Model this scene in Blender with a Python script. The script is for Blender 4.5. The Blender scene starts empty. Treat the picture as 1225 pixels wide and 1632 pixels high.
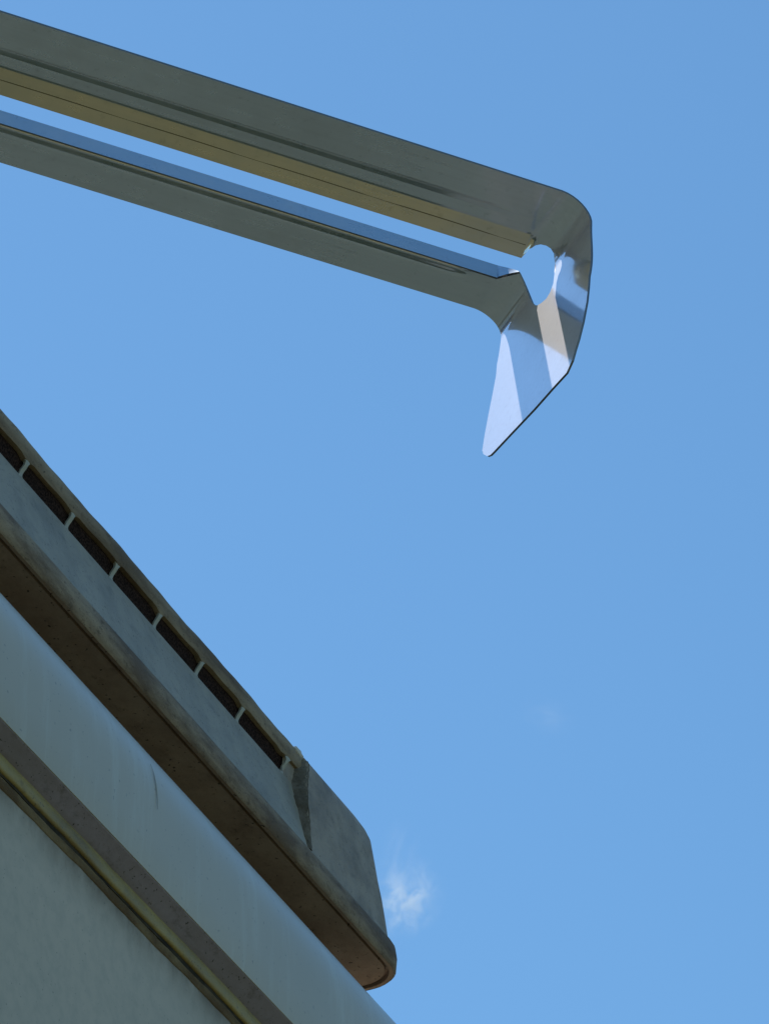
import bpy, bmesh, math, random
from mathutils import Vector, Matrix
from mathutils.geometry import delaunay_2d_cdt
from math import sin, cos, tan, pi, radians, atan

random.seed(7)
sc = bpy.context.scene
col = sc.collection

# ------------------------------------------------------------------ camera
PW, PH, FPX = 1225.0, 1632.0, 7000.0            # photograph size and focal length in its pixels
TH, PHI = radians(37.6117), radians(25.5142)    # pitch up, heading turned from the trailer wall (+Y)
CAM = Vector((1.2, 0.0, 1.6))
RT = Vector((cos(PHI), sin(PHI), 0))
FW = Vector((-sin(PHI) * cos(TH), cos(PHI) * cos(TH), sin(TH)))
UP = RT.cross(FW)
cd = bpy.data.cameras.new('camera')
cam = bpy.data.objects.new('camera', cd)
col.objects.link(cam)
cam.matrix_world = Matrix(((RT.x, UP.x, -FW.x, CAM.x), (RT.y, UP.y, -FW.y, CAM.y), (RT.z, UP.z, -FW.z, CAM.z), (0, 0, 0, 1)))
cd.sensor_fit = 'VERTICAL'
cd.sensor_height = 36.0
cd.lens = 36.0 * FPX / PH
cd.clip_start = 0.05
cd.clip_end = 60000
sc.camera = cam

# ------------------------------------------------------------------ sky and sun
SUN_EL = radians(60.6)
SUN_AZ = Vector((-0.965, 0.262))                 # towards the sun: behind the trailer, left of the picture
SUN_AZ.normalize()
w = bpy.data.worlds.new('World')
sc.world = w
w.use_nodes = True
wn = w.node_tree
for n in list(wn.nodes):
    wn.nodes.remove(n)
sky = wn.nodes.new('ShaderNodeTexSky')
sky.sky_type = 'NISHITA'
sky.sun_disc = False
sky.sun_elevation = SUN_EL
sky.sun_rotation = math.atan2(SUN_AZ.x, SUN_AZ.y)
sky.air_density = 1.35
sky.dust_density = 0.12
sky.ozone_density = 10.0
bg = wn.nodes.new('ShaderNodeBackground')
bg.inputs['Strength'].default_value = 0.15
wo = wn.nodes.new('ShaderNodeOutputWorld')
wb = wn.nodes.new('ShaderNodeMix')                # the camera's white balance, the same over the whole sky
wb.data_type = 'RGBA'; wb.blend_type = 'MULTIPLY'; wb.inputs['Factor'].default_value = 1.0
wb_a, wb_b = [i for i in wb.inputs if i.type == 'RGBA']
wb_b.default_value = (0.90, 1.055, 0.97, 1)
wn.links.new(sky.outputs[0], wb_a)
wn.links.new([o for o in wb.outputs if o.type == 'RGBA'][0], bg.inputs[0])
wn.links.new(bg.outputs[0], wo.inputs[0])

sd = bpy.data.lights.new('sun', 'SUN')
sd.energy = 4.0
sd.angle = radians(0.53)
sd.color = (1.0, 0.95, 0.87)
sun = bpy.data.objects.new('sun', sd)
col.objects.link(sun)
to_sun = Vector((SUN_AZ.x * cos(SUN_EL), SUN_AZ.y * cos(SUN_EL), sin(SUN_EL)))
sun.rotation_euler = to_sun.to_track_quat('Z', 'Y').to_euler()
sun.location = (-6, -4, 12)

sc.view_settings.view_transform = 'Standard'
sc.view_settings.look = 'None'
sc.view_settings.exposure = -0.04
sc.view_settings.gamma = 1.0
sc.render.engine = 'CYCLES'
sc.cycles.max_bounces = 10
sc.cycles.volume_step_rate = 1.0
sc.cycles.volume_bounces = 4


# ------------------------------------------------------------------ helpers
def ray(x, y):
    return FW + RT * ((x - PW / 2) / FPX) - UP * ((y - PH / 2) / FPX)


def project(p):
    v = p - CAM
    z = v.dot(FW)
    return PW / 2 + FPX * v.dot(RT) / z, PH / 2 - FPX * v.dot(UP) / z


def tag(o, label=None, category=None, group=None, kind=None):
    if label: o['label'] = label
    if category: o['category'] = category
    if group: o['group'] = group
    if kind: o['kind'] = kind
    return o


def link(name, me, material, parent=None, smooth=None):
    if material: me.materials.append(material)
    if smooth is not None:
        me.shade_smooth()
        me.set_sharp_from_angle(angle=radians(smooth))
    o = bpy.data.objects.new(name, me)
    col.objects.link(o)
    if parent:
        o.parent = parent
    return o


def mesh(name, verts, faces, material, parent=None, smooth=None, fix=True):
    me = bpy.data.meshes.new(name)
    me.from_pydata([tuple(v) for v in verts], [], faces)
    if fix:
        bm = bmesh.new(); bm.from_mesh(me)
        bmesh.ops.recalc_face_normals(bm, faces=bm.faces)
        bm.to_mesh(me); bm.free()
    me.update()
    return link(name, me, material, parent, smooth)


def bevel(o, width, segments=2, angle=40):
    m = o.modifiers.new('bevel', 'BEVEL')
    m.width = width; m.segments = segments; m.limit_method = 'ANGLE'; m.angle_limit = radians(angle)
    return o


def sheet(name, verts, faces, t, material, parent, smooth=35, normals=None, skip=None):
    """Thin sheet: given (visible) side, an offset back side and a cut-edge rim, with rims left off where skip(edge) says so.
    faces wind so that their normals point away from the back side."""
    V = [Vector(p) for p in verts]
    N = [Vector((0, 0, 0)) for _ in V]
    edge = {}
    for fc in faces:
        fn = Vector((0, 0, 0))
        for i in range(1, len(fc) - 1):
            fn += (V[fc[i]] - V[fc[0]]).cross(V[fc[i + 1]] - V[fc[0]])
        for i in fc: N[i] += fn
        for i in range(len(fc)):
            e = (fc[i], fc[(i + 1) % len(fc)])
            edge[e] = edge.get(e, 0) + 1
    N = normals or [n.normalized() for n in N]
    n0 = len(V)
    allv = V + [v - n * t for v, n in zip(V, N)]
    allf = [tuple(fc) for fc in faces] + [tuple(i + n0 for i in reversed(fc)) for fc in faces]
    mats = [0] * len(allf)
    lnorm = [N[i] for fc in faces for i in fc] + [-N[i] for fc in faces for i in reversed(fc)]
    for (i, j) in edge:
        if (j, i) in edge or (skip and skip(i, j)): continue
        b = len(allv)
        q = [V[j], V[i], V[i] - N[i] * t, V[j] - N[j] * t]
        allv += q
        allf.append((b, b + 1, b + 2, b + 3)); mats.append(1)
        fn = (q[1] - q[0]).cross(q[2] - q[0])
        fn = fn.normalized() if fn.length > 0 else Vector((0, 0, 1))
        lnorm += [fn] * 4
    me = bpy.data.meshes.new(name)
    me.from_pydata([tuple(v) for v in allv], [], allf)
    me.materials.append(material); me.materials.append(M_EDGE)
    for p, m_ in zip(me.polygons, mats): p.material_index = m_
    me.shade_smooth()
    if normals:
        me.normals_split_custom_set([tuple(v) for v in lnorm])
    else:
        me.set_sharp_from_angle(angle=radians(smooth))
    o = bpy.data.objects.new(name, me)
    col.objects.link(o); o.parent = parent
    return o


def box(name, lo, hi, material, parent=None, bev=0.0):
    (x0, y0, z0), (x1, y1, z1) = lo, hi
    v = [(x, y, z) for x in (x0, x1) for y in (y0, y1) for z in (z0, z1)]
    f = [(0, 1, 3, 2), (4, 6, 7, 5), (0, 4, 5, 1), (2, 3, 7, 6), (0, 2, 6, 4), (1, 5, 7, 3)]
    o = mesh(name, v, f, material, parent)
    if bev: bevel(o, bev)
    return o


def extrude_y(name, prof, ys, material, parent=None, smooth=35, closed=True, shape=None):
    """Sweep an (x, z) profile along Y through the stations ys; shape(x, z, y) may move points."""
    n = len(prof)
    v, f = [], []
    for y in ys:
        for (x, z) in prof:
            v.append(shape(x, z, y) if shape else (x, y, z))
    for i in range(len(ys) - 1):
        for j in range(n if closed else n - 1):
            k = (j + 1) % n
            f.append((i * n + j, i * n + k, (i + 1) * n + k, (i + 1) * n + j))
    if closed:
        f.append(tuple(range(n)))
        f.append(tuple((len(ys) - 1) * n + j for j in range(n)))
    return mesh(name, v, f, material, parent, smooth, fix=closed)


def lathe(name, prof, axis, centre, material, parent=None, n=32, smooth=35):
    """Revolve an (r, t) profile round an axis through centre."""
    a = Vector(axis).normalized()
    e1 = a.orthogonal().normalized(); e2 = a.cross(e1)
    v, f = [], []
    m = len(prof)
    for i in range(n):
        t = 2 * pi * i / n
        for (r, h) in prof:
            v.append(Vector(centre) + e1 * (r * cos(t)) + e2 * (r * sin(t)) + a * h)
    for i in range(n):
        for j in range(m - 1):
            f.append((i * m + j, i * m + j + 1, ((i + 1) % n) * m + j + 1, ((i + 1) % n) * m + j))
    f.append(tuple(i * m for i in range(n)))
    f.append(tuple(i * m + m - 1 for i in range(n)))
    return mesh(name, v, f, material, parent, smooth)


# ------------------------------------------------------------------ materials
class Mat:
    """Small wrapper that builds a node material."""
    def __init__(self, name):
        self.m = bpy.data.materials.new(name)
        self.m.use_nodes = True
        self.t = self.m.node_tree
        self.b = self.t.nodes['Principled BSDF']
        self.tc = self.t.nodes.new('ShaderNodeTexCoord').outputs['Object']

    def node(self, kind, **kw):
        n = self.t.nodes.new(kind)
        for k, v in kw.items():
            if k in n.inputs: n.inputs[k].default_value = v
            else: setattr(n, k, v)
        return n

    def link(self, a, b):
        self.t.links.new(a, b)

    def mapped(self, scale=(1, 1, 1), loc=(0, 0, 0)):
        n = self.node('ShaderNodeMapping')
        n.inputs['Scale'].default_value = scale
        n.inputs['Location'].default_value = loc
        self.link(self.tc, n.inputs['Vector'])
        return n.outputs[0]

    def noise(self, scale, detail=5, rough=0.6, stretch=(1, 1, 1), loc=(0, 0, 0), dist=0.0):
        n = self.node('ShaderNodeTexNoise')
        n.inputs['Scale'].default_value = scale
        n.inputs['Detail'].default_value = detail
        n.inputs['Roughness'].default_value = rough
        n.inputs['Distortion'].default_value = dist
        self.link(self.mapped(stretch, loc), n.inputs['Vector'])
        return n.outputs['Fac']

    def ramp(self, fac, lo, hi, c0=0.0, c1=1.0):
        n = self.node('ShaderNodeMapRange')
        n.inputs['From Min'].default_value = lo
        n.inputs['From Max'].default_value = hi
        n.inputs['To Min'].default_value = c0
        n.inputs['To Max'].default_value = c1
        self.link(fac, n.inputs['Value'])
        return n.outputs[0]

    def mix(self, fac, a, b):
        n = self.node('ShaderNodeMix', data_type='RGBA')
        self.link(fac, n.inputs['Factor'])
        for s, k in ((a, 'A'), (b, 'B')):
            i = [q for q in n.inputs if q.name == k and q.type == 'RGBA'][0]
            if isinstance(s, tuple): i.default_value = (*s, 1)
            else: self.link(s, i)
        return [q for q in n.outputs if q.type == 'RGBA'][0]

    def mul(self, a, b):
        n = self.node('ShaderNodeMath', operation='MULTIPLY')
        for s, i in ((a, 0), (b, 1)):
            if isinstance(s, (int, float)): n.inputs[i].default_value = s
            else: self.link(s, n.inputs[i])
        return n.outputs[0]

    def color(self, s):
        if isinstance(s, tuple): self.b.inputs['Base Color'].default_value = (*s, 1)
        else: self.link(s, self.b.inputs['Base Color'])
        return self

    def rough(self, s):
        if isinstance(s, (int, float)): self.b.inputs['Roughness'].default_value = s
        else: self.link(s, self.b.inputs['Roughness'])
        return self

    def bump(self, h, strength, dist):
        n = self.node('ShaderNodeBump')
        n.inputs['Strength'].default_value = strength
        n.inputs['Distance'].default_value = dist
        self.link(h, n.inputs['Height'])
        self.link(n.outputs[0], self.b.inputs['Normal'])
        return self


def weathered(name, base, dirt, amount, scale=14, stretch=(1, 1, 1), specks=(0.05, 0.045, 0.035), rough=0.55, bump=0.35, thr=(0.42, 0.66), grit=0.6):
    """Old painted or moulded surface: blotchy dirt, fine tone variation, a few dark specks."""
    a = Mat(name)
    fine = a.noise(scale * 9, 4, 0.7)
    blot = a.ramp(a.noise(scale, 7, 0.65, stretch), thr[0], thr[1], 0, amount)
    c = a.mix(a.ramp(fine, 0.3, 0.7), tuple(v * 0.9 for v in base), tuple(min(1, v * 1.08) for v in base))
    c = a.mix(blot, c, dirt)
    sp = a.ramp(a.noise(scale * 22, 2, 0.5, (1, 1, 1), (3, 1, 7)), 0.66, 0.72, 0, 0.85)
    c = a.mix(sp, c, specks)
    gr = a.ramp(a.noise(scale * 5, 6, 0.75, (1, .6, 1), (9, 2, 4)), 0.54, 0.72, 0, grit)
    c = a.mix(gr, c, tuple(v * 0.55 for v in dirt))
    a.color(c)
    a.rough(a.ramp(fine, 0.2, 0.8, rough - 0.08, rough + 0.12))
    a.bump(a.noise(scale * 14, 5, 0.7), bump, 0.0006)
    a.b.inputs['Specular IOR Level'].default_value = 0.5 if rough < 0.58 else 0.12
    return a


# trailer skin: chalky off-white gel coat, a little streaked
a = Mat('trailer_wall_skin')
c = a.mix(a.ramp(a.noise(5, 5, 0.6), 0.35, 0.7), (0.548, 0.445, 0.321), (0.478, 0.404, 0.294))
c = a.mix(a.ramp(a.noise(90, 3, 0.6), 0.42, 0.75, 0, 0.42), c, (0.33, 0.29, 0.21))
# run-off stain just under the trim, ragged lower edge
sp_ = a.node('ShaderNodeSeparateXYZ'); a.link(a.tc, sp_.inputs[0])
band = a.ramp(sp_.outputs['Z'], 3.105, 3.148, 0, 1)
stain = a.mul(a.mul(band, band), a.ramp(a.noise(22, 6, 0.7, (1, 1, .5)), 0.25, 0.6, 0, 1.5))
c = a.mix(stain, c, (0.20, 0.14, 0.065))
c = a.mix(a.ramp(a.noise(420, 2, 0.5), 0.68, 0.74, 0, 0.6), c, (0.08, 0.08, 0.07))
a.color(c).rough(0.5).bump(a.noise(160, 4, 0.6), 0.12, 0.0008)
M_WALL = a.m

a = Mat('roof_shoulder_skin')
c = a.mix(a.ramp(a.noise(4, 5, 0.6), 0.35, 0.7), (0.514, 0.445, 0.332), (0.443, 0.389, 0.294))
c = a.mix(a.ramp(a.noise(9, 6, 0.7, (1, 6, 0.7)), 0.52, 0.78, 0, 0.6), c, (0.60, 0.59, 0.50))
c = a.mix(a.ramp(a.noise(300, 2, 0.5), 0.68, 0.74, 0, 0.5), c, (0.12, 0.12, 0.11))
a.color(c).rough(0.30).bump(a.noise(60, 4, 0.6), 0.08, 0.0008)
M_SHOULDER = a.m

a = Mat('sunlit_roof_membrane')
a.color(a.mix(a.ramp(a.noise(3, 6, 0.65), 0.3, 0.7), (0.42, 0.42, 0.39), (0.30, 0.30, 0.27))).rough(0.75)
M_ROOF = a.m

M_TRIM = weathered('taupe_trim_strip', (0.31, 0.26, 0.29), (0.20, 0.16, 0.14), 0.5, 18, (1, .35, 1), rough=0.6).m
M_SEAL = weathered('yellowed_sealant', (0.37, 0.265, 0.08), (0.19, 0.13, 0.055), 0.9, 20, (1, .4, 1), rough=0.5, bump=0.5).m
M_GRIME = weathered('brown_grime_bead', (0.13, 0.078, 0.036), (0.26, 0.18, 0.085), 0.8, 45, (1, .5, 1), rough=0.8, bump=0.9).m

# green-grey vent plastic, sunned lid, dirty rim, brown underside
M_VENT = weathered('aged_vent_plastic', (0.33, 0.285, 0.212), (0.21, 0.185, 0.14), 0.8, 22, rough=0.5).m
M_VENT_END = weathered('aged_vent_end_plastic', (0.335, 0.262, 0.185), (0.17, 0.125, 0.08), 0.85, 26, rough=0.55).m
M_LID = weathered('sunned_lid_plastic', (0.34, 0.262, 0.175), (0.14, 0.095, 0.058), 0.9, 30, (1, .18, 1), rough=0.6, bump=0.5, thr=(.42, .62), grit=0.7).m
M_RIM = weathered('grimy_rim_plastic', (0.34, 0.255, 0.165), (0.13, 0.082, 0.048), 0.9, 34, (1, .3, 1), rough=0.6, bump=0.6, thr=(.38, .58), grit=0.9).m
M_UNDER = weathered('brown_dusty_underside', (0.36, 0.25, 0.175), (0.20, 0.12, 0.08), 0.9, 12, (1, .6, 1), (0.02, .015, .01), rough=0.85, bump=0.8).m
M_RIB = weathered('pale_rib_plastic', (0.40, 0.37, 0.29), (0.17, 0.15, 0.12), 0.6, 30, rough=0.55).m

a = Mat('dusty_insect_screen')
wv = a.noise(700, 2, 0.5)
a.color(a.mix(a.ramp(wv, 0.4, 0.65), (0.012, 0.007, 0.006), (0.055, 0.031, 0.024))).rough(0.9).bump(wv, 0.8, 0.001)
a.b.inputs['Specular IOR Level'].default_value = 0.05
M_SCREEN = a.m

# polished and slightly scuffed stainless steel
def steel(name, base, rough, haze=0.32):
    a = Mat(name)
    a.b.inputs['Metallic'].default_value = 1.0
    sc1 = a.ramp(a.noise(240, 3, 0.55, (1, 1, 1)), 0.62, 0.78, 0, 0.45)
    c = a.mix(sc1, base, tuple(v * 0.55 for v in base))
    c = a.mix(a.ramp(a.noise(30, 5, 0.6), 0.4, 0.75, 0, 0.3), c, tuple(v * 0.8 for v in base))
    mp_ = a.node('ShaderNodeMapping', vector_type='POINT')
    mp_.inputs['Rotation'].default_value = (0, 0, -radians(50.8))
    a.link(a.tc, mp_.inputs['Vector'])
    m2 = a.node('ShaderNodeMapping'); m2.inputs['Scale'].default_value = (5, 420, 420)
    a.link(mp_.outputs[0], m2.inputs['Vector'])
    st = a.node('ShaderNodeTexNoise'); st.inputs['Scale'].default_value = 1.0; st.inputs['Detail'].default_value = 4
    a.link(m2.outputs[0], st.inputs['Vector'])
    c = a.mix(a.ramp(st.outputs['Fac'], 0.35, 0.75, 0, 0.13), c, tuple(v * 0.6 for v in base))
    wide = a.noise(7, 4, 0.6, (1, 1, 1), (2, 5, 1))
    c = a.mix(a.ramp(wide, 0.42, 0.62, 0, 0.18), c, tuple(v * 0.7 for v in base))
    a.color(c)
    dp = a.node('ShaderNodeVectorMath', operation='DOT_PRODUCT'); a.link(a.tc, dp.inputs[0])
    dp.inputs[1].default_value = (cos(radians(50.8)), sin(radians(50.8)), 0)
    s_joint = 1.479
    base_r = a.ramp(dp.outputs['Value'], s_joint - 0.05, s_joint + 0.035, 0.30, rough)
    a.rough(a.mul(a.mul(base_r, a.ramp(a.noise(60, 4, 0.6), 0.3, 0.75, 0.8, 1.35)), a.ramp(st.outputs['Fac'], 0.3, 0.7, 0.85, 1.25)))
    a.bump(a.noise(11, 3, 0.5), 0.05, 0.004)
    hz = a.node('ShaderNodeBsdfPrincipled')               # fine brushing scatters a little light more widely
    hz.inputs['Metallic'].default_value = 1.0
    hz.inputs['Roughness'].default_value = 0.42
    a.link(c, hz.inputs['Base Color'])
    mx = a.node('ShaderNodeMixShader'); mx.inputs[0].default_value = haze
    a.link(a.b.outputs[0], mx.inputs[1]); a.link(hz.outputs[0], mx.inputs[2])
    out = [n for n in a.t.nodes if n.type == 'OUTPUT_MATERIAL'][0]
    a.link(mx.outputs[0], out.inputs['Surface'])
    return a.m

M_STEEL = steel('stainless_sheet', (0.98, 0.94, 0.975), 0.09)
M_LIP_SKY = steel('steel_dim_sky', (0.50, 0.56, 0.62), 0.2, 0.35)  # same sheet steel darkened: dim sky reflection put into the lip's colour
a = Mat('sheared_steel_edge'); a.color((0.22, 0.22, 0.225)).rough(0.55); a.b.inputs['Metallic'].default_value = 0.8; M_EDGE = a.m

a = Mat('black_tyre_rubber'); a.color((0.02, 0.02, 0.02)).rough(0.8); M_TYRE = a.m
a = Mat('galvanised_wheel_steel'); a.color((0.45, 0.45, 0.45)).rough(0.4); a.b.inputs['Metallic'].default_value = 0.9; M_RIMW = a.m
a = Mat('dark_chassis_paint'); a.color((0.03, 0.03, 0.032)).rough(0.5); M_CHASSIS = a.m

a = Mat('dry_grass_ground')
big = a.noise(0.35, 6, 0.6)
fine = a.noise(14, 6, 0.7)
c = a.mix(a.ramp(fine, 0.3, 0.7), (0.075, 0.065, 0.018), (0.17, 0.135, 0.05))
c = a.mix(a.ramp(big, 0.4, 0.65), c, (0.085, 0.095, 0.03))
a.color(c).rough(0.95).bump(fine, 0.8, 0.04)
M_GROUND = a.m


# ------------------------------------------------------------------ ground
rings = [0, 4, 12, 40, 200, 1500, 12000, 40000]
v, f = [(0, 0, 0)], []
N = 48
for r in rings[1:]:
    for i in range(N):
        v.append((r * cos(2 * pi * i / N), r * sin(2 * pi * i / N), 0.0))
for i in range(N):
    f.append((0, 1 + i, 1 + (i + 1) % N))
for k in range(len(rings) - 2):
    for i in range(N):
        a0 = 1 + k * N + i; b0 = 1 + k * N + (i + 1) % N
        f.append((a0, a0 + N, b0 + N, b0))
tag(mesh('ground', v, f, M_GROUND), kind='structure')

# ------------------------------------------------------------------ trailer
Y0, Y1 = -1.2, 5.6          # near and far end of the trailer
XB = -2.35                  # far side wall
trailer = bpy.data.objects.new('travel_trailer', None)
col.objects.link(trailer)
tag(trailer, 'pale grey trailer corner with weathered roof trim and slotted vent cap, lower left', 'trailer')

box('side_wall', (-0.03, Y0, 0.55), (0.0, Y1, 3.19), M_WALL, trailer)
box('side_wall', (XB, Y0, 0.55), (XB + 0.03, Y1, 3.19), M_WALL, trailer)
box('end_wall', (XB + 0.03, Y0, 0.55), (-0.03, Y0 + 0.03, 3.30), M_WALL, trailer)
box('end_wall', (XB + 0.03, Y1 - 0.03, 0.55), (-0.03, Y1, 3.30), M_WALL, trailer)
box('floor_pan', (XB + 0.03, Y0 + 0.03, 0.50), (-0.03, Y1 - 0.03, 0.58), M_CHASSIS, trailer)

# roof: rounded shoulders over the side walls and a nearly flat top
RS, ZS = 0.10, 3.231
prof = [(0.0135, 3.1735), (0.0143, 3.177), (0.0146, 3.20), (0.0143, 3.222)]
for i in range(0, 13):
    t = (pi / 2) * i / 12
    prof.append((-0.086 + RS * cos(t), ZS + RS * sin(t)))
prof += [(-0.5, 3.345), (-1.17, 3.36)]
prof += [(XB - x, z) for (x, z) in reversed(prof[:-1])]
inner = [(XB - 0.004, 3.172), (XB + 0.09, 3.29), (-0.09, 3.29), (0.004, 3.172)]
roof = extrude_y('roof', prof + inner, [Y0 + (Y1 - Y0) * i / 34 for i in range(35)], M_SHOULDER, trailer, 30)

# trim under the shoulder: taupe lower lip, yellowed sealant, grimy bead on the wall
def wob(i, y, amp):
    return amp * (sin(y * 37 + i) * 0.5 + sin(y * 91 + 2.1 * i) * 0.3 + sin(y * 213 + 4 * i) * 0.2)

YS = [Y0 + (Y1 - Y0) * i / 680 for i in range(681)]
trim = extrude_y('trim_strip', [(0.0128, 3.1728), (0.0132, 3.1760), (0.0002, 3.1755), (0.0002, 3.1625), (0.0022, 3.1635), (0.0050, 3.1665)],
                 YS[::10], M_TRIM, trailer, 40)
seal = extrude_y('sealant_bead', [(0.0004, 3.1632), (0.0021, 3.1632), (0.0030, 3.1600), (0.0034, 3.1560), (0.0030, 3.1528), (0.0016, 3.1512), (0.0004, 3.1512)],
                 YS, M_SEAL, trim, 60, shape=lambda x, z, y: (x + (wob(1, y, .0004) if x > .001 else 0), y, z + (wob(2, y, .0007) if z < 3.16 else 0)))
grime = extrude_y('grime_bead', [(0.0002, 3.1488), (0.0007, 3.1484), (0.0009, 3.1460), (0.0008, 3.1435), (0.0005, 3.1416), (0.0002, 3.1412)],
                  YS, M_GRIME, trim, 60, shape=lambda x, z, y: (x + (wob(5, y, .0003) if x > .0006 else 0), y, z + wob(7, y, .0011)))

gap_shade = weathered('black_shadow_gap', (0.03, 0.025, 0.018), (0.09, 0.07, 0.045), 0.9, 60, (1, .5, 1), rough=0.9).m  # near-black strip painted as the shadow gap below the sealant
extrude_y('shadow_gap_line', [(0.0002, 3.1514), (0.0010, 3.1514), (0.0007, 3.1498), (0.0006, 3.1487), (0.0002, 3.1486)], YS, gap_shade, trim, 60,
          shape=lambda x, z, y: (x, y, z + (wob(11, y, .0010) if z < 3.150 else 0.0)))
M_SCRATCH = weathered('faint_scratch', (0.36, 0.33, 0.25), (0.28, 0.26, 0.2), 0.5, 40).m
# hairline scratch on the shoulder
pts = []
for i, (px, py) in enumerate(((240, 1218), (245, 1232), (249, 1250), (251, 1270), (251.5, 1290))):
    d = ray(px, py); t = (0.0152 - CAM.x) / d.x
    for _ in range(30):                                   # onto the curved shoulder
        p = CAM + d * t
        xs_ = 0.0146 if p.z < ZS else -0.086 + math.sqrt(max(0, RS ** 2 - (p.z - ZS) ** 2))
        t = (xs_ + 0.0004 - CAM.x) / d.x
    pts.append(CAM + d * t)
sv, sf = [], []
for i, p in enumerate(pts):
    hw = (.0001, .0004, .0006, .0004, .0001)[i]
    for dy, dx in ((-hw, 0), (0, .0003), (hw, 0)): sv.append((p.x + dx, p.y + dy, p.z))
for i in range(4):
    for j in range(2): sf.append((i * 3 + j, i * 3 + j + 1, i * 3 + j + 4, i * 3 + j + 3))
mesh('scratch_mark', sv, sf, M_SCRATCH, roof, 60)

# running gear (below the picture)
for (yy) in (1.9, 2.75):
    for s, xx in ((1, -0.16), (-1, XB + 0.16)):
        wh = lathe('wheel', [(0.05, -0.05), (0.06, -0.03), (0.19, -0.02), (0.2, -0.09), (0.2, 0.09), (0.19, 0.02), (0.06, 0.05), (0.05, 0.06)], (1, 0, 0), (xx, yy, 0.35), M_RIMW, trailer, 28)
        lathe('tyre', [(0.2, -0.09), (0.24, -0.10), (0.32, -0.1), (0.345, -0.085), (0.35, -0.05), (0.35, 0.05), (0.345, 0.085), (0.32, 0.1), (0.24, 0.10), (0.2, 0.09)], (1, 0, 0), (xx, yy, 0.35), M_TYRE, wh, 40)
    box('axle', (XB + 0.16, yy - 0.03, 0.32), (-0.16, yy + 0.03, 0.38), M_CHASSIS, trailer)
for xx in (-0.55, XB + 0.55):
    box('chassis_rail', (xx - 0.03, Y0 + 0.05, 0.379), (xx + 0.03, Y1 - 0.05, 0.499), M_CHASSIS, trailer)

# ------------------------------------------------------------------ vent cap on the roof edge
X0V, ZV = -0.030, 3.373          # rim's outer face and underside height
VW = 0.34                        # width across the roof
STEP = 0.0652
YB = 2.618                       # far end of the rim
SEAM = 2.4555                    # where the slotted side meets the rounded end
SLOT1 = 2.431
NSLOT = 11
SLOT0 = 2.0339 - 5 * STEP        # near end of the slot row
SEAM0 = SLOT0 - (SEAM - SLOT1)
YA = SEAM0 - (YB - SEAM)
mm = 0.001


def interp(tab, x):
    for (x0, y0), (x1, y1) in zip(tab, tab[1:]):
        if x <= x1:
            t = max(0.0, (x - x0) / (x1 - x0))
            return y0 + (y1 - y0) * t
    return tab[-1][1]


def hz_(h):
    return h if h < 31 else 31 + (h - 31) * 0.925


LEV = [0, 2, 12, 21, 24, 26, 31, 45, 60, 75, 89, 107, 112, 116, 119.5, 122, 124.5, 126, 128, 129]
W_END = [(0, 1.5), (2, 0), (12, -.4), (21, .6), (24, 2), (26, 4), (31, 4.6), (60, 5), (89, 6), (107, 6.6), (112, 7.3), (116, 8.8), (119.5, 11), (122, 14), (124.5, 20), (126, 27), (128, 45), (129, 80)]
W_SIDE = [(0, 1.5), (2, 0), (12, -.4), (21, .6), (24, 2), (26, 4.2), (31, 5.2), (60, 10.5), (89, 16), (107, 14.5), (112, 14.5), (116, 16), (119.5, 18), (122, 21), (124.5, 24), (126, 29), (128, 45), (129, 80)]
E_END = [(0, 1.5), (2, 0), (12, -.4), (21, .8), (24, 3), (26, 5), (31, 7), (45, 12), (60, 18), (75, 25), (89, 30), (107, 37), (112, 42), (116, 51), (119.5, 66), (122, 84), (124.5, 104), (126, 122), (128, 140), (129, 150)]
front = [SEAM0 - .001, SEAM0 + .0005, SLOT0 - .0005]
front += [SLOT0 + (SLOT1 - SLOT0) * i / 22 for i in range(23)]
front += [SLOT1 + .0005, SEAM - .0005, SEAM + .001]
isside = [0] + [1] * (len(front) - 2) + [0]
NC = 9
verts, faces, ring = [], [], None
for li, h in enumerate(LEV):
    we, wsd, ee = interp(W_END, h) * mm, interp(W_SIDE, h) * mm, interp(E_END, h) * mm
    rc = (26 - 8 * min(1, h / 120)) * mm + max(0, h - 110) * 1.4 * mm
    z = ZV + hz_(h) * mm
    pts = []
    seam_w = 0.0028 * sin(h / 129 * 7.2 + .4) if h > 26 else 0.0
    for y, s in zip(front, isside):
        if y > SLOT1 + .01: y += seam_w
        pts.append((X0V - (wsd if s else we), y, z))
    x1, yb = X0V - we, YB - ee
    x2, ya = X0V - VW + we, YA + ee
    for i in range(NC):          # far front corner
        t = (pi / 2) * i / (NC - 1)
        pts.append((x1 - rc + rc * cos(t), yb - rc + rc * sin(t), z))
    for i in range(NC):          # far back corner
        t = pi / 2 + (pi / 2) * i / (NC - 1)
        pts.append((x2 + rc + rc * cos(t), yb - rc + rc * sin(t), z))
    for i in range(NC):          # near back corner
        t = pi + (pi / 2) * i / (NC - 1)
        pts.append((x2 + rc + rc * cos(t), ya + rc + rc * sin(t), z))
    for i in range(NC):          # near front corner
        t = 1.5 * pi + (pi / 2) * i / (NC - 1)
        pts.append((x1 - rc + rc * cos(t), ya + rc + rc * sin(t), z))
    n = len(pts)
    b = len(verts)
    verts += pts
    if li:
        h0 = LEV[li - 1]
        for j in range(n):
            k = (j + 1) % n
            if 89 <= h0 < 112 and j < len(front) - 1 and front[j] >= SLOT0 - .0001 and front[k] <= SLOT1 + .0001:
                continue          # the row of openings
            faces.append((b - n + j, b - n + k, b + k, b + j))
faces.append(tuple(range(b, b + n)))
NP = n
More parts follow.
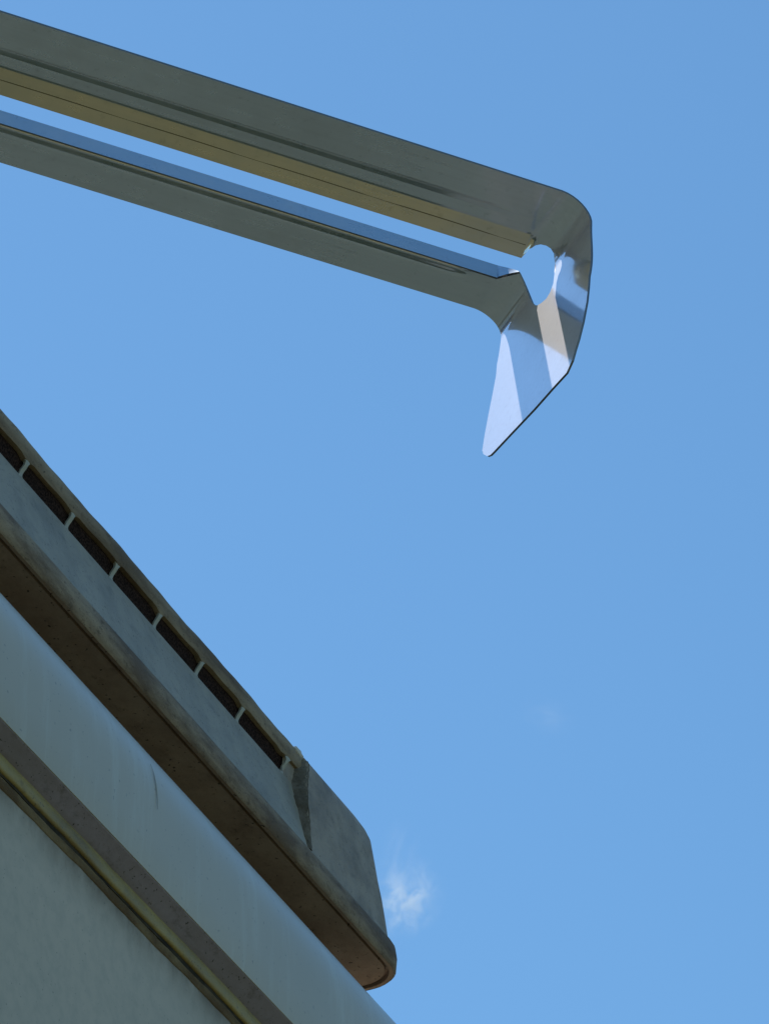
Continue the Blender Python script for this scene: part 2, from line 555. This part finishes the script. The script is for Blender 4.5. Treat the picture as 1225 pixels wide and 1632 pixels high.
# split: the rim band (lowest levels) is a part of its own with its own grime
rimv = 5 * NP
vent_faces = [fc for fc in faces if min(fc) >= rimv]
rim_faces = [fc for fc in faces if max(fc) < rimv + NP and min(fc) < rimv]
vent = mesh('vent_cap', [verts[i] for i in range(rimv, len(verts))], [tuple(i - rimv for i in fc) for fc in vent_faces], M_VENT_END, trailer, 28)
vent['label'] = 'weathered grey plastic roof vent cap with a row of slots and a rounded end'
vent.data.materials.append(M_VENT)
for p in vent.data.polygons:
    cx = p.center
    if p.normal.x > .3 and SEAM0 < cx.y < SEAM and cx.z < ZV + .09:
        p.material_index = 1
mesh('rim', verts[:rimv + NP], rim_faces, M_RIM, vent, 40)
# underside of the brim: from the rim inwards to the collar
out = verts[:NP]
xs_in = (X0V - VW + 0.055, X0V - 0.055)
ys_in = (YA + 0.06, YB - 0.06)
inn = [(min(max(p[0], xs_in[0]), xs_in[1]), min(max(p[1], ys_in[0]), ys_in[1]), ZV + 0.004) for p in out]
def toward(p, q, t, dz):
    return (p[0] + (q[0] - p[0]) * t, p[1] + (q[1] - p[1]) * t, ZV + dz)
uv = [(p[0], p[1], p[2] + .0002) for p in out]
for t, dz in ((.05, .0002), (.056, .004), (.10, .004), (.106, .0012)):
    uv += [toward(p, q, t, dz) for p, q in zip(out, inn)]
uv += inn
uf = []
for r in range(5):
    for j in range(NP):
        k = (j + 1) % NP
        uf.append((r * NP + j, r * NP + k, (r + 1) * NP + k, (r + 1) * NP + j))
mesh('brim_underside', uv, uf, M_UNDER, vent, 40, fix=False)
box('collar', (xs_in[0] + .002, ys_in[0] + .002, 3.329), (xs_in[1] - .002, ys_in[1] - .002, ZV + 0.012), M_UNDER, vent)
# insect screen behind the openings
ya_, yb_ = SLOT0 - .012, SLOT1 + .012
sv = [(X0V - (w_ + d_) * mm, y_, ZV + hz_(h_) * mm) for y_ in (ya_, yb_) for (w_, h_) in ((19.2, 84), (15.4, 106)) for d_ in (0, 1.5)]
mesh('insect_screen', sv, [(0, 1, 3, 2), (4, 6, 7, 5), (0, 4, 5, 1), (2, 3, 7, 6), (0, 2, 6, 4), (1, 5, 7, 3)], M_SCREEN, vent)


lp = [(18, 105), (15.0, 104.8), (12.4, 105.2), (11.6, 107), (11, 112), (10.6, 116.5), (11.6, 120), (15, 123.4), (22, 127), (34, 130), (60, 132.5), (110, 134)]
lpf = [(X0V - a_ * mm, ZV + hz_(h_) * mm) for a_, h_ in lp]
lpb = [(2 * X0V - VW - x, z) for x, z in reversed(lpf)]
ny = 120
lys = [SEAM0 + .001 + (SEAM - SEAM0 - .002) * i / ny for i in range(ny + 1)]
def lid_wave(x, z, y):
    # the lower front edge is scalloped over the openings and the top is slightly uneven with age
    g = 0.0
    if x > X0V - .02 and z < ZV + .1018:
        ph = (y - SLOT0) / STEP
        d = abs(ph - round(ph)) * STEP
        if SLOT0 - .02 < y < SLOT1 + .02:
            g = -0.0035 * max(0.0, 1 - d / 0.010) ** 2
    return (x + wob(3, y, .0005), y, z + g + wob(9, y, .0005))
lid = extrude_y('lid', lpf + lpb, lys, M_LID, vent, 45, shape=lid_wave)

# old sealant smeared down the joint between slotted side and rounded end, and a lump of it on top
M_SMEAR = weathered('old_grey_sealant', (0.20, 0.165, 0.125), (0.09, 0.07, 0.05), 0.9, 60, rough=0.8, bump=0.8, grit=0.8).m
sv, sf = [], []
hs = [27 + 88 * i / 26 for i in range(27)]
for i, h in enumerate(hs):
    yc = SEAM + 0.0028 * sin(h / 129 * 7.2 + .4) - .0004 + random.uniform(-.0007, .0007)
    wl = 0.0024 + 0.0016 * abs(sin(i * 1.7)) + random.uniform(0, .0011)
    x_s, x_e = X0V - interp(W_SIDE, h) * mm, X0V - interp(W_END, h) * mm
    z = ZV + hz_(h) * mm
    for (x, y) in ((x_s - .0006, yc - wl - .001), (x_s + .0009, yc - wl), (x_s * .55 + x_e * .45 + .0012, yc - .0003), (x_e + .0008, yc + wl * .55), (x_e - .0006, yc + wl * .55 + .001)):
        sv.append((x, y, z))
for i in range(len(hs) - 1):
    for j in range(4): sf.append((i * 5 + j, i * 5 + j + 1, i * 5 + j + 6, i * 5 + j + 5))
mesh('sealant_smear', sv, sf, M_SMEAR, vent, 60)
bm = bmesh.new(); bmesh.ops.create_icosphere(bm, subdivisions=3, radius=1.0)
for q in bm.verts:
    k = 1 + 0.16 * sin(q.co.x * 5 + 1) * sin(q.co.y * 4) + 0.1 * sin(q.co.z * 9 + q.co.y * 6)
    q.co = Vector((X0V - .0155 + q.co.x * k * .0055, SEAM - .003 + q.co.y * k * .012, ZV + hz_(119.0) * mm + q.co.z * k * .0042))
lm = bpy.data.meshes.new('sealant_lump'); bm.to_mesh(lm); bm.free()
link('sealant_lump', lm, weathered('chalky_sealant', (0.62, 0.57, 0.50), (0.4, 0.35, 0.28), 0.5, 60, rough=0.8).m, vent, 60)

# ribs between the openings: slim, flared at both ends, leaning outwards to the lid
def rib_mesh():
    v, f = [], []
    n = 12
    for i in range(n + 1):
        t = i / n
        x = -(16.2 - 3.2 * t + 0.8 * sin(t * 2 * pi)) * mm
        z = hz_(88 + 17.5 * t) * mm
        hw = (1.9 + 4.5 * max(0, (t - .72) / .28) ** 2.0 + 3.0 * max(0, (.18 - t) / .18) ** 2.0) * mm
        sft = (1.2 * sin((t - .5) * pi)) * mm
        for (dx, dy) in ((0, -hw), (0.5 * mm, -hw * .4), (0.5 * mm, hw * .4), (0, hw), (-2.2 * mm, hw * .8), (-2.2 * mm, -hw * .8)):
            v.append((x + dx, dy + sft, z))
    for i in range(n):
        for j in range(6):
            k = (j + 1) % 6
            f.append((i * 6 + j, i * 6 + k, (i + 1) * 6 + k, (i + 1) * 6 + j))
    f.append(tuple(range(6))); f.append(tuple(n * 6 + j for j in range(6)))
    return v, f

rv, rf = rib_mesh()
rib0 = None
for k in range(0, NSLOT + 1):
    if rib0 is None:
        rib0 = mesh('rib', rv, rf, M_RIB, vent, 40); r = rib0
    else:
        r = rib0.copy(); col.objects.link(r); r.parent = vent
    r.location = (X0V, SLOT0 + STEP * k if k < NSLOT else SLOT1 + .003, ZV)

# ------------------------------------------------------------------ steel arm
ZA = 3.05                                         # height of the flat sheet's underside
AN = radians(50.8)
AU = Vector((cos(AN), sin(AN), 0)); AQ = Vector((-sin(AN), cos(AN), 0))
d = ray(800, 275); AO = CAM + d * ((ZA - CAM.z) / d.z)
AW = 0.0985                                       # width of the sheet
SB, RB, BEND = 0.0325, 0.0145, radians(101)          # start, radius and angle of the bend


def arm_pt(s, q, h=0.0):
    if s < SB: p, t = (s, 0.0), 0.0
    else:
        t = (s - SB) / RB
        if t < BEND: p = (SB + RB * sin(t), -RB * (1 - cos(t)))
        else:
            t = BEND
            e = s - SB - RB * BEND
            p = (SB + RB * sin(BEND) + e * cos(BEND), -RB * (1 - cos(BEND)) - e * sin(BEND))
    return AO + AU * (p[0] + h * sin(t)) + AQ * q + Vector((0, 0, p[1] + h * cos(t)))


def unproject(px, py, s=0.07, q=0.05):
    """Sheet coordinates (s, q) of the point of the arm seen at a pixel of the photograph."""
    for _ in range(40):
        x, y = project(arm_pt(s, q)); e = 1e-4
        xs, ys = project(arm_pt(s + e, q)); xq, yq = project(arm_pt(s, q + e))
        a, b, c_, d_ = (xs - x) / e, (xq - x) / e, (ys - y) / e, (yq - y) / e
        det = a * d_ - b * c_
        if abs(det) < 1e-6: break
        dx, dy = px - x, py - y
        ds, dq = (d_ * dx - b * dy) / det, (a * dy - c_ * dx) / det
        lim = 0.01
        s += max(-lim, min(lim, ds)); q += max(-lim, min(lim, dq))
    return s, q


arm = bpy.data.objects.new('slotted_steel_arm', None)
arm.location = (0, 0, 0)
col.objects.link(arm)
tag(arm, 'shiny slotted steel arm with a bent pointed tip against the sky', 'metal arm')

# profile heights of the two rails across the sheet
NQ = [0, .003, .012, .0195, .0222, .0238, .0246, .0254, .0270, .0300, .0340, .0350, .0360, .0388, .0393, .0396, .0400, .0449]
def near_h(q):
    h = 0.0
    if .0222 < q < .0270: h += 0.0007 * (0.5 + 0.5 * cos((q - .0246) / .0024 * pi))     # pressed groove
    if q > .0346: h -= (q - .0346) * 0.80
    return h
FQ = [.0732, .0738, .0745, .0752, .0760, .0770, .0780, .0790, .0810, .088, .095, AW]
def far_h(q):
    h = 0.0
    if q < .0738: h += 0.0006
    if .0745 <= q <= .0790: h -= 0.0008 * (0.5 + 0.5 * cos((q - .0768) / .0022 * pi))
    return h

SA = 0.0                                         # joint of rails and tip sheet
se = unproject(838, 402, 0.01, .045)[0]
SA = se - 0.004


def wall_s(q):                                   # where a line of the sheet reaches the mounting plate
    return -(AO.x + AQ.x * q - 0.0062) / AU.x


def rail(qs, hf, fade_bead):
    v, f = [], []
    ns = 90
    for i in range(ns + 1):
        t = i / ns
        for q in qs:
            s0 = wall_s(q)
            s = s0 + (SA - s0) * (1 - (1 - t) ** 1.6)
            v.append(arm_pt(s, q, hf(q) * fade_bead(s, q)))
    m = len(qs)
    for i in range(ns):
        for j in range(m - 1):
            f.append((i * m + j, i * m + j + 1, (i + 1) * m + j + 1, (i + 1) * m + j))
    end = ns * m
    return v, f, (lambda a_, b_: a_ >= end and b_ >= end)


def smooth(x):
    x = max(0.0, min(1.0, x)); return x * x * (3 - 2 * x)

FADE_N = lambda s, q: 1.0 if q > .034 else smooth((SA - s) / 0.03)
FADE_F = lambda s, q: smooth((SA - 0.012 - s) / 0.012)
v, f, sk = rail(NQ, near_h, FADE_N)
near_rail = sheet('rail', v, f, 0.0011, M_STEEL, arm, 14, skip=sk)
near_rail['label'] = 'wide upper rail with an olive tinted inner lip'
lv, lf = [], []                                   # dark strip painted as a groove's shade along the sloping inner lip
for i in range(61):
    s = wall_s(.0395) + (SA - .0005 - wall_s(.0395)) * i / 60
    for q, dh in ((.03925, -.00004), (.0394, -.00012), (.03955, -.00004)):
        lv.append(arm_pt(s, q + .00012 * sin(i * 1.3), near_h(q) + dh))
for i in range(60):
    for j in range(2): lf.append((i * 3 + j, i * 3 + j + 1, i * 3 + j + 4, i * 3 + j + 3))
a = Mat('dark_groove_shade'); a.color((0.085, 0.07, 0.045)).rough(0.9); a.b.inputs['Specular IOR Level'].default_value = 0.1
mesh('groove_shade', lv, lf, a.m, near_rail, 60, fix=False)
v, f, sk = rail(FQ, far_h, FADE_F)
far_rail = sheet('rail', v, f, 0.0011, M_STEEL, arm, 30, skip=sk)
far_rail['label'] = 'narrow lower rail with a raised inner lip'
# tip sheet: rail ends, bend and hanging pointed blade, cut out round the drop-shaped hole
blade_px = [(937.5, 440), (936.5, 456), (934, 480), (928, 512), (921, 540), (916, 556), (911, 574), (902, 594), (880, 618), (850, 652), (815, 689), (786, 720), (781, 725), (776, 727), (770, 724), (768, 718),
            (772, 692), (778, 660), (785, 625), (790, 598), (791.5, 580)]
hole_px = [(846.5, 395.5), (853, 391), (861, 389.5), (870, 391.5), (877, 396), (882, 404), (883.5, 418), (883, 436), (881, 452), (876, 466), (870, 476), (862, 483), (856, 486.5), (851, 486.5), (847, 482), (843, 473), (838, 461), (833, 449), (827, 436)]
blade = [unproject(x, y, .09, .05) for x, y in blade_px]
hole = [unproject(x, y, .05, .055) for x, y in hole_px]
S_H, Q_H = hole[-1]                               # where the far edge of the slot meets the hole
# upright inner lip of the far rail, tapering away at the hole
v, f = [], []
LS = [wall_s(.0732) + (SA - wall_s(.0732)) * i / 40 for i in range(41)] + [SA + (S_H - SA) * i / 8 for i in range(1, 9)]
for s in LS:
    t = max(0.0, (s - SA) / (S_H - SA))
    qb, hh = .0732 + (Q_H - .0732) * t, .0078 * (1 - t) + .0003
    for k in range(4):
        v.append(arm_pt(s, qb - .0001 - .0003 * k / 3, .0002 + hh * k / 3))
for i in range(len(LS) - 1):
    for j in range(3):
        f.append((i * 4 + j, i * 4 + j + 1, (i + 1) * 4 + j + 1, (i + 1) * 4 + j))
sheet('inner_lip', v, f, 0.0010, M_LIP_SKY, far_rail, 30)
s_bl = min(blade[0][0], blade[-1][0])
q_in, q_out = NQ[-1], FQ[0]
s_n, q_n = blade[0]
outer = [(SA, 0.0)]
for i in range(1, 26):
    s_i = SA + (s_n - SA) * i / 26
    outer.append((s_i, q_n * smooth((s_i - SB - .004) / (s_n - SB - .004)) ** 1.2))
outer += blade
s_f, q_f = blade[-1]
for i in range(1, 22):
    s_i = SA + (s_f - SA) * (1 - i / 22)
    outer.append((s_i, AW + (q_f - AW) * smooth((s_i - SB - .004) / (s_f - SB - .004))))
outer.append((SA, AW))
outer += [(SA, q) for q in reversed(FQ[:-1])]
# far side of the slot up to the hole, round the hole, back to the near rail
outer += list(reversed([p for p in hole]))
outer += [(SA + .0045, q_in - .0012), (SA + .0040, q_in)] + [(SA, q) for q in reversed(NQ[1:])]


def inside(p, poly):
    c_ = False
    for i in range(len(poly)):
        (x1, y1), (x2, y2) = poly[i], poly[i - 1]
        if (y1 > p[1]) != (y2 > p[1]) and p[0] < (x2 - x1) * (p[1] - y1) / (y2 - y1) + x1: c_ = not c_
    return c_


def dist_poly(p, poly):
    return min((Vector(p) - Vector(o)).length for o in poly)


smax = max(p[0] for p in outer)
inner_pts = []
ds = 0.0021
for i in range(int((smax - SA) / ds)):
    for j in range(int(AW / 0.0026) + 8):
        p = (SA + ds * (i + .5), -0.004 + 0.0026 * j)
        if inside(p, outer) and dist_poly(p, outer) > 0.0016: inner_pts.append(p)
allp = [Vector(p) for p in outer] + [Vector(p) for p in inner_pts]
edges = [(i, (i + 1) % len(outer)) for i in range(len(outer))]
cv, ce, cf, *_ = delaunay_2d_cdt(allp, edges, [], 1, 1e-6)
S_BL0 = SB + RB * BEND


def tip_pt(s, q):
    h = 0.0
    if q < .055:
        h = near_h(q) * (1 - smooth((s - SA) / 0.005)) if q > .034 else 0.0
    p = arm_pt(s, q, h)
    return p

def tip_normal(s, q):
    e = 2e-4
    n = (tip_pt(s + e, q) - tip_pt(s - e, q)).cross(tip_pt(s, q + e) - tip_pt(s, q - e)).normalized()
    return -n if n.z > 0.4 or n.dot(FW) > 0 else n

tf = [tuple(t) for t in cf if inside(((cv[t[0]].x + cv[t[1]].x + cv[t[2]].x) / 3, (cv[t[0]].y + cv[t[1]].y + cv[t[2]].y) / 3), outer)]
tv = [tip_pt(p.x, p.y) for p in cv]
tn = [tip_normal(p.x, p.y) for p in cv]
i0, i1, i2 = tf[0]
if (tv[i1] - tv[i0]).cross(tv[i2] - tv[i0]).dot(tn[i0]) < 0: tf = [tuple(reversed(t)) for t in tf]
tipm = sheet('hook_tip', tv, tf, 0.0011, M_STEEL, arm, 40, normals=tn, skip=lambda i, j: (abs(cv[i].x - SA) < 1e-5 and abs(cv[j].x - SA) < 1e-5) or (cv[i].x < S_H + 1e-5 and cv[j].x < S_H + 1e-5 and cv[i].y > Q_H - 1e-5 and cv[j].y > Q_H - 1e-5 and min(cv[i].y, cv[j].y) < .0735))
tipm['label'] = 'mirror bright pointed blade bent down, with a drop-shaped hole'

# mounting plate on the trailer wall, left of the picture
ym = [(AO + AU * wall_s(q) + AQ * q).y for q in (0, AW)]
y_lo, y_hi = min(ym) - .03, max(ym) + .03
mp = box('mounting_plate', (0.0005, y_lo, ZA - .05), (0.006, y_hi, ZA + .05), M_STEEL, arm, .001)
for yy in (y_lo + .015, y_hi - .015):
    for zz in (ZA - .035, ZA + .035):
        lathe('bolt', [(.0001, .0), (.007, 0), (.007, .004), (.005, .006), (.0001, .006)], (1, 0, 0), (0.006, yy, zz), M_STEEL, mp, 6, 30)

# ------------------------------------------------------------------ clouds
def cloud(px, py, dist, rx, ry, rz, roll, dens, seed, label, thr=(.42, .75), nscale=1.7, stretch=(1, 1, 1)):
    d = ray(px, py).normalized()
    me = bpy.data.meshes.new('cloud')
    bm = bmesh.new(); bmesh.ops.create_icosphere(bm, subdivisions=3, radius=1.0); bm.to_mesh(me); bm.free()
    a = Mat('wispy_cloud_vapour')
    a.t.nodes.remove(a.b)
    pv = a.node('ShaderNodeVolumePrincipled')
    pv.inputs['Color'].default_value = (0.98, 0.98, 0.98, 1)
    pv.inputs['Anisotropy'].default_value = 0.3
    ln = a.node('ShaderNodeVectorMath', operation='LENGTH'); a.link(a.tc, ln.inputs[0])
    fall = a.ramp(ln.outputs['Value'], 0.15, 0.95, 1, 0)
    nz = a.ramp(a.noise(nscale, 6, 0.6, stretch, (seed, seed * 2.3, 1.1), 0.6), thr[0], thr[1], 0, 1)
    dn = a.mul(a.mul(a.mul(fall, fall), nz), dens)
    a.link(dn, pv.inputs['Density'])
    out = [n for n in a.t.nodes if n.type == 'OUTPUT_MATERIAL'][0]
    a.link(pv.outputs[0], out.inputs['Volume'])
    o = link('cloud', me, a.m)
    o.location = CAM + d * dist
    k = dist / FPX
    cr = RT * cos(roll) - UP * sin(roll); cu = RT * sin(roll) + UP * cos(roll)
    B = Matrix((cr, cu, -FW)).transposed().to_4x4()
    o.matrix_world = Matrix.Translation(o.location) @ B @ Matrix.Diagonal((rx * k, ry * k, rz * k, 1))
    tag(o, label, 'cloud', 'thin clouds in the blue sky')
    return o

cloud(648, 1432, 4200, 70, 85, 60, radians(25), 0.038, 4.6, 'small wispy white cloud just right of the vent cap end', thr=(.46, .62), nscale=2.9)
cloud(632, 1378, 4300, 50, 95, 60, radians(12), 0.014, 7.7, 'faint thin cloud streak beside the rounded end of the vent cap', thr=(.48, .8))
cloud(872, 1142, 4600, 60, 40, 50, 0.3, 0.006, 5.2, 'barely visible cloud wisp alone in the open blue sky')
